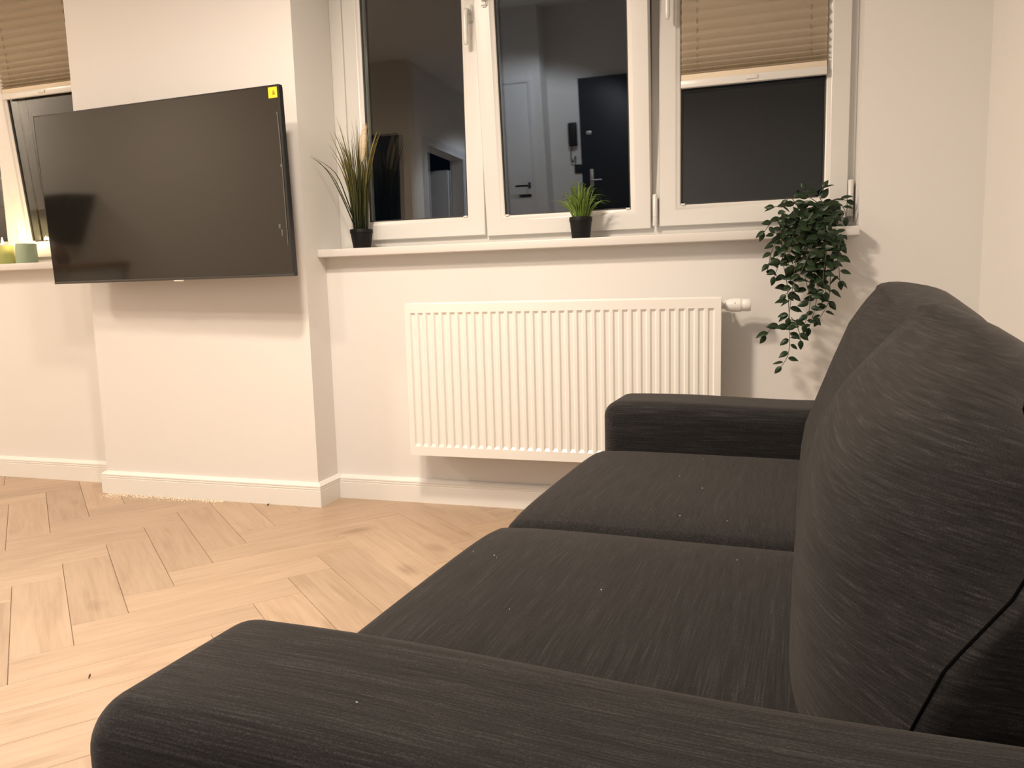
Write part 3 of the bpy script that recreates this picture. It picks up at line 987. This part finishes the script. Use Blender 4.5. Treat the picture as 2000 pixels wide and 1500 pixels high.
# trailing vine
vine = tag(empty('trailing_vine_plant', (1.990, .022, SZ)), 'dark green trailing leafy plant spilling over the right end of the sill', 'plant')
pot(vine, .034, .043, .074, mat('dark_green_pot', (.012, .022, .012), .6, .3))
VINES = [
    [(1.97, -0.02, 1.128), (1.893, -0.045, 1.123), (1.843, -0.07, 1.076), (1.841, -0.095, 0.971), (1.858, -0.121, 0.867), (1.867, -0.13, 0.729), (1.865, -0.13, 0.642), (1.843, -0.13, 0.596)] ,
    [(1.97, -0.02, 1.128), (1.909, -0.068, 1.073), (1.886, -0.116, 0.969), (1.874, -0.14, 0.867), (1.863, -0.14, 0.764)] ,
    [(1.973, -0.02, 1.128), (1.934, -0.072, 1.054), (1.909, -0.124, 0.934), (1.929, -0.15, 0.815), (1.914, -0.15, 0.743)] ,
    [(1.98, -0.02, 1.128), (1.963, -0.06, 1.019), (1.959, -0.1, 0.899), (1.947, -0.12, 0.796), (1.929, -0.12, 0.728)] ,
    [(1.99, -0.02, 1.124), (2.002, -0.056, 1.018), (1.995, -0.092, 0.898), (1.989, -0.11, 0.813), (1.962, -0.11, 0.758)] ,
    [(1.996, -0.02, 1.127), (2.023, -0.063, 1.042), (2.019, -0.1, 0.948), (2.024, -0.1, 0.883)] ,
    [(1.96, -0.02, 1.143), (1.892, -0.063, 1.151), (1.841, -0.1, 1.138), (1.812, -0.1, 1.137)] ,
    [(1.959, -0.03, 1.133), (1.867, -0.083, 1.108), (1.809, -0.13, 1.087), (1.78, -0.13, 1.051)] ,
    [(1.959, -0.03, 1.133), (1.876, -0.078, 1.074), (1.813, -0.126, 1.006), (1.794, -0.15, 0.929), (1.788, -0.15, 0.92)] ,
    [(1.966, -0.03, 1.133), (1.9, -0.099, 1.046), (1.842, -0.16, 0.969), (1.814, -0.16, 0.903)] ,
    [(1.981, 0.0, 1.147), (2.022, 0.024, 1.164), (2.052, 0.03, 1.156)] ,
    [(1.981, 0.0, 1.14), (2.027, 0.0, 1.141), (2.044, 0.0, 1.119), (2.047, 0.0, 1.098)] ,
    [(1.971, 0.0, 1.151), (1.961, 0.0, 1.179), (1.97, 0.0, 1.199)] ,
    [(1.961, 0.0, 1.148), (1.928, 0.0, 1.174), (1.914, 0.0, 1.196)] ,
    [(1.967, -0.02, 1.142), (1.893, -0.041, 1.144), (1.867, -0.06, 1.17), (1.855, -0.06, 1.162)] ,
    [(1.867, -0.13, 0.746), (1.834, -0.135, 0.736), (1.811, -0.14, 0.73), (1.791, -0.14, 0.702)] ,
    [(1.871, -0.14, 0.764), (1.892, -0.148, 0.73), (1.902, -0.15, 0.688)] ,
    [(1.969, -0.03, 1.121), (1.94, -0.105, 1.018), (1.891, -0.17, 0.9), (1.852, -0.17, 0.842)] ,
    [(1.982, -0.03, 1.12), (1.981, -0.094, 1.0), (1.968, -0.15, 0.898), (1.976, -0.15, 0.848)] ,
    [(1.966, -0.03, 1.124), (1.908, -0.078, 1.089), (1.867, -0.12, 1.021), (1.86, -0.12, 0.936)] ,
]

def leaf_mesh():
    bm = bmesh.new()
    L_ = [0, .14, .34, .56, .78, 1.0]
    W_ = [.02, .19, .27, .245, .14, .0]
    mid, lft, rgt = [], [], []
    for x, w in zip(L_, W_):
        droop = -.10 * x * x
        mid.append(bm.verts.new((x, 0, droop - .02)))
        if 0 < x < 1:
            lft.append(bm.verts.new((x, w, droop + .05 * (w / .27))))
            rgt.append(bm.verts.new((x, -w, droop + .05 * (w / .27))))
    for side in (lft, rgt):
        bm.faces.new((mid[0], mid[1], side[0]))
        for i in range(len(side) - 1):
            bm.faces.new((mid[i + 1], mid[i + 2], side[i + 1], side[i]))
        bm.faces.new((mid[-2], mid[-1], side[-1]))
    bmesh.ops.recalc_face_normals(bm, faces=bm.faces)
    bmesh.ops.solidify(bm, geom=bm.faces[:], thickness=.02)
    me = bpy.data.meshes.new('leaf')
    bm.to_mesh(me); bm.free()
    me.materials.append(LEAF)
    me.polygons.foreach_set('use_smooth', [True] * len(me.polygons))
    return me
LEAFM = leaf_mesh()
base = Vector(vine.location)
rng = random.Random(11)
vines = [[Vector(p) for p in v] for v in VINES]
for i in (1, 2, 3, 4, 7, 8, 9, 17, 18, 19):             # a fuller mass over the sill edge
    v = vines[i]
    j = Vector((rng.uniform(-.02, .02), rng.uniform(-.02, .01), rng.uniform(-.02, .03)))
    k = .45 + .3 * rng.random()
    w = [v[0]] + [v[0].lerp(p, k) + j for p in v[1:]]
    vines.append(w)
n_leaf = 0
def put_leaf(p, d, up, s):
    global n_leaf
    if n_leaf >= 300:
        return
    d = d.normalized()
    z = (up - d * up.dot(d))
    z = z.normalized() if z.length > 1e-4 else d.orthogonal().normalized()
    y = z.cross(d)
    o = bpy.data.objects.new('leaf', LEAFM)
    C.objects.link(o)
    o.parent = vine
    m_ = Matrix((d, y, z)).transposed().to_4x4()
    m_.translation = p - base
    o.matrix_local = m_ @ Matrix.Diagonal((s, s, s, 1))
    n_leaf += 1
order = list(range(len(vines)))
for i in order:
    P = smooth_path(vines[i], 6)
    tube('stem', [p - base for p in P], [.0013 * (1 - .5 * k / len(P)) + .0003 for k in range(len(P))], STEM, vine, 5)
    L_ = [0]
    for a, b in zip(P, P[1:]):
        L_.append(L_[-1] + (b - a).length)
    step = .0205 if i < 10 else .0235
    s = .020 if L_[-1] > .12 else .012
    side = 1
    while s < L_[-1]:
        k = next(q for q in range(1, len(L_)) if L_[q] >= s)
        f = (s - L_[k - 1]) / max(1e-6, L_[k] - L_[k - 1])
        p = P[k - 1].lerp(P[k], f); t = (P[k] - P[k - 1]).normalized()
        lat = Vector((side * rng.uniform(.5, 1.1), rng.uniform(-.55, .30), rng.uniform(-.35, .35)))
        d = lat + t * rng.uniform(.1, .7) + Vector((0, 0, -.12))
        up = Vector((rng.uniform(-.45, .45), -rng.uniform(.2, 1.0), rng.uniform(.1, 1.0)))
        sc = rng.uniform(.033, .045) * (1 if s < L_[-1] * .85 else .85)
        if p.y > -.09 and p.z < 1.075 and p.y + d.normalized().y * sc > -.068:
            d.y = -abs(d.y) - .35
        put_leaf(p + d.normalized() * .004, d, up, sc)
        side = -side
        s += step * rng.uniform(.75, 1.25)
    put_leaf(P[-1], (P[-1] - P[-2]) + Vector((rng.uniform(-.2, .2) * .01, 0, 0)), Vector((0, -1, .4)), .034)
# the crowded core of the plant, past what can be picked apart
bm = bmesh.new()
for i in range(170):
    v = vines[rng.choice((0, 1, 2, 3, 4, 7, 8, 9, 17, 18, 19))]
    P = smooth_path(v, 4)
    p = P[int(len(P) * rng.uniform(.05, .52))] + Vector((rng.gauss(0, .012), rng.gauss(0, .008), rng.gauss(0, .012)))
    if p.z < 1.10 and p.y > -.085:
        p.y = -.085 - rng.random() * .03
    d = Vector((rng.uniform(-1, 1), rng.uniform(-.5, .1), rng.uniform(-.8, .5))).normalized()
    z = Vector((rng.uniform(-.4, .4), -1, rng.uniform(-.2, .8))); z = (z - d * z.dot(d)).normalized(); y = z.cross(d)
    s = rng.uniform(.028, .038)
    m_ = Matrix((d, y, z)).transposed().to_4x4(); m_.translation = p - base
    me = LEAFM.copy(); me.transform(m_ @ Matrix.Diagonal((s, s, s, 1))); bm.from_mesh(me); bpy.data.meshes.remove(me)
o = link('crowded_leaves', bm, LEAF, vine, smooth=True)
o['kind'] = 'stuff'
print('leaves', n_leaf)

# ------------------------------------------------------------------ candles on the left sill
def candle(x, r, h, wax, label):
    c = tag(empty('pillar_candle', (x, -.005, SZ)), label, 'candle', None)
    lathe('wax', [(r * .97, 0), (r, .004), (r * .985, h - .004), (r * .95, h), (r * .80, h - .001), (r * .55, h - .005), (r * .1, h - .006)], wax, c, 40, angle=35)
    tube('wick', [(0, 0, h - .008), (.001, 0, h + .004), (.003, 0, h + .009)], .0012, WICK, c, 6)
    lathe('flame', [(.0008, h + .005), (.0042, h + .011), (.0052, h + .017), (.0040, h + .026), (.0018, h + .035), (.0004, h + .041)], FLAME, c, 16, angle=80)
    light('candle_glow', 'POINT', (x, -.005, SZ + h + .022), 0.9, (1.0, 0.66, 0.32), shadow_soft_size=.012)
    return c
candle(-1.607, .047, .094, WAX_SAGE, 'lit sage green pillar candle on the left sill nearer the television')
candle(-1.752, .047, .090, WAX_OLIVE, 'lit olive green pillar candle on the left sill at the photo edge')

# ------------------------------------------------------------------ the rest of the room, seen mirrored in the panes and the screen
d1 = struct(empty('door_1'), 'open doorway with grey casing in the hall, mirrored in the left pane')
def casing(parent, a0, a1, z1, face, axis, w=.07, t=.016, material=GREY_TRIM):
    """Three-sided door casing standing on a wall face; axis 'y' = wall runs along y."""
    for n_, (p0, p1, q0, q1) in (('casing_jamb', (a0 - w, a0, 0, z1)), ('casing_jamb', (a1, a1 + w, 0, z1)), ('casing_head', (a0 - w, a1 + w, z1, z1 + w))):
        b = (face, face + t, p0, p1, q0, q1) if axis == 'y' else (p0, p1, face, face + t, q0, q1)
        box(n_, b, material, parent, .003)
casing(d1, -3.98, -3.12, 2.12, -.95, 'y')
box('door_leaf', (-1.90, -1.08, -3.975, -3.935, .01, 2.03), GREY_TRIM, d1, .003)

d2 = struct(empty('door_2'), 'white hall door with black lever handle, mirrored in the middle pane')
casing(d2, -.90 + .07, -.44, 2.05, -4.80, 'x', .055, .018, DOOR_WHITE)
box('door_leaf', (-.828, -.442, -4.799, -4.79, .01, 2.045), DOOR_WHITE, d2, .002)
hd = box('handle_plate', (-.50, -.47, -4.79, -4.782, 1.02, 1.08), BLACK, d2, .002)
tube('handle_lever', smooth_path([(-.485, -4.782, 1.05), (-.485, -4.735, 1.05), (-.50, -4.728, 1.05), (-.62, -4.728, 1.05)], 4), .010, BLACK, d2, 10)
box('key_plate', (-.60, -.47, -4.79, -4.782, .93, .96), BLACK, d2, .002)

d3 = struct(empty('door_3'), 'black entrance door with steel handle, mirrored in the middle pane')
box('door_leaf', (.03, .93, -5.049, -5.012, .005, 2.05), DOOR_BLACK, d3, .003)
box('handle_plate', (.115, .150, -5.012, -5.004, .87, 1.16), CHROME, d3, .003)
tube('handle_lever', smooth_path([(.132, -5.004, 1.05), (.132, -4.965, 1.05), (.145, -4.957, 1.05), (.245, -4.957, 1.05)], 4), .008, CHROME, d3, 10)
lathe('peephole', [(.014, -5.012), (.014, -5.005), (.008, -5.003)], CHROME, d3, 16, center=(0, 0))
bpy.data.objects['peephole'].rotation_euler = (0, 0, 0)
bpy.data.objects.remove(bpy.data.objects['peephole'])
box('spare_lock', (.095, .150, -5.012, -5.000, 1.50, 1.54), CHROME, d3, .004)

ic = tag(empty('wall_intercom', (-.05, -5.05, 1.40)), 'black intercom handset on the hall wall beside the black door, mirrored in the middle pane', 'intercom')
box('handset', (-.045, .045, .001, .055, .0, .235), BLACK, ic, .012, 3)
tube('cord', smooth_path([(-.01, .03, .002), (-.03, .035, -.08), (-.015, .03, -.16), (.02, .035, -.10), (.015, .03, -.20)], 6), .005, BLACK, ic, 8)
box('socket_plate', (-.005, .075, .001, .012, -.275, -.185), BLACK, ic, .003)

hood = tag(empty('range_hood', (-3.92, -2.799, 1.15)), 'black slanted range hood on the kitchen wall, mirrored in the television screen', 'hood')
bm = bmesh.new()
vs = [bm.verts.new(p) for p in ((-.14, 0, 0), (.05, 0, 0), (.05, .10, 0), (-.14, .10, 0), (-.34, 0, .40), (.29, 0, .40), (.29, .30, .40), (-.34, .30, .40))]
for f in ((0, 1, 2, 3), (4, 7, 6, 5), (0, 4, 5, 1), (1, 5, 6, 2), (2, 6, 7, 3), (3, 7, 4, 0)):
    bm.faces.new([vs[i] for i in f])
link('hood_body', bm, BLACK, hood, bevel=.006)
wt = tag(empty('wooden_worktop', (-4.3, -2.5, .955)), 'dark wooden kitchen worktop under the hood, mirrored in the television screen', 'worktop')
box('worktop_board', (-.399, .92, -.299, .25, 0, .04), WOOD_DARK, wt, .003)
box('worktop_support', (-.39, .85, -.29, .20, -.955, 0), CABINET, wt, .003)
vs_ = tag(lathe('clay_vase', [(.05, 0), (.062, .02), (.066, .06), (.055, .11), (.034, .15), (.030, .16)], mat('brown_clay', (.16, .075, .045), .6), None, 28, (-3.84, -2.55, .9951)), 'brown clay vase on the kitchen worktop, mirrored in the television screen', 'vase')
cb = tag(empty('wooden_sideboard', (-4.95, -2.5, 0)), 'brown wooden sideboard in the far left corner, mirrored in the recess window', 'sideboard')
box('sideboard_body', (-.245, .245, -.295, .20, 0, 1.22), WOOD_DARK, cb, .004)
for x in (-.243, .003):
    d_ = box('sideboard_door', (x, x + .240, .2005, .218, .06, 1.20), WOOD_DARK, cb, .003)
    box('knob', (x + (.215 if x < 0 else .015), x + (.225 if x < 0 else .025), .218, .235, .62, .64), BLACK, d_, .002)

# ------------------------------------------------------------------ lint, grit, sawdust
def on_sofa(x, y):
    c, s = math.cos(SOFA_ROT), math.sin(SOFA_ROT)
    return x, y
lint = [(1.466, -2.422, .5815, .0032)]
for x, y in ((1.373, -1.821), (1.366, -1.812), (1.328, -1.803), (1.553, -1.909), (1.641, -1.083), (1.653, -1.343), (1.626, -1.542), (1.708, -1.555), (1.728, -1.748), (1.45, -2.0), (1.60, -1.25)):
    lint.append((x, y, .4755, .0021))
specks('sofa_lint', lint, LINT, 'scattered white lint specks on the charcoal sofa', 'lint')
specks('floor_grit', [(-.203, -.195, 0, .010), (.257, -1.565, 0, .007), (.262, -1.572, 0, .004), (.85, -.06, 0, .005), (.30, -.5, 0, .003)], CRUMB, 'dark crumbs of grit lying on the oak floor', 'grit')
rng = random.Random(5)
dust = []
for i in range(700):
    t = rng.random()
    dust.append((-1.05 + .62 * t, -.182 - abs(rng.gauss(0, .030)) * (1 - .5 * t), 0, rng.uniform(.0022, .0060)))
specks('sawdust', dust, DUST, 'pale sawdust strewn along the foot of the chimney baseboard', 'dust')
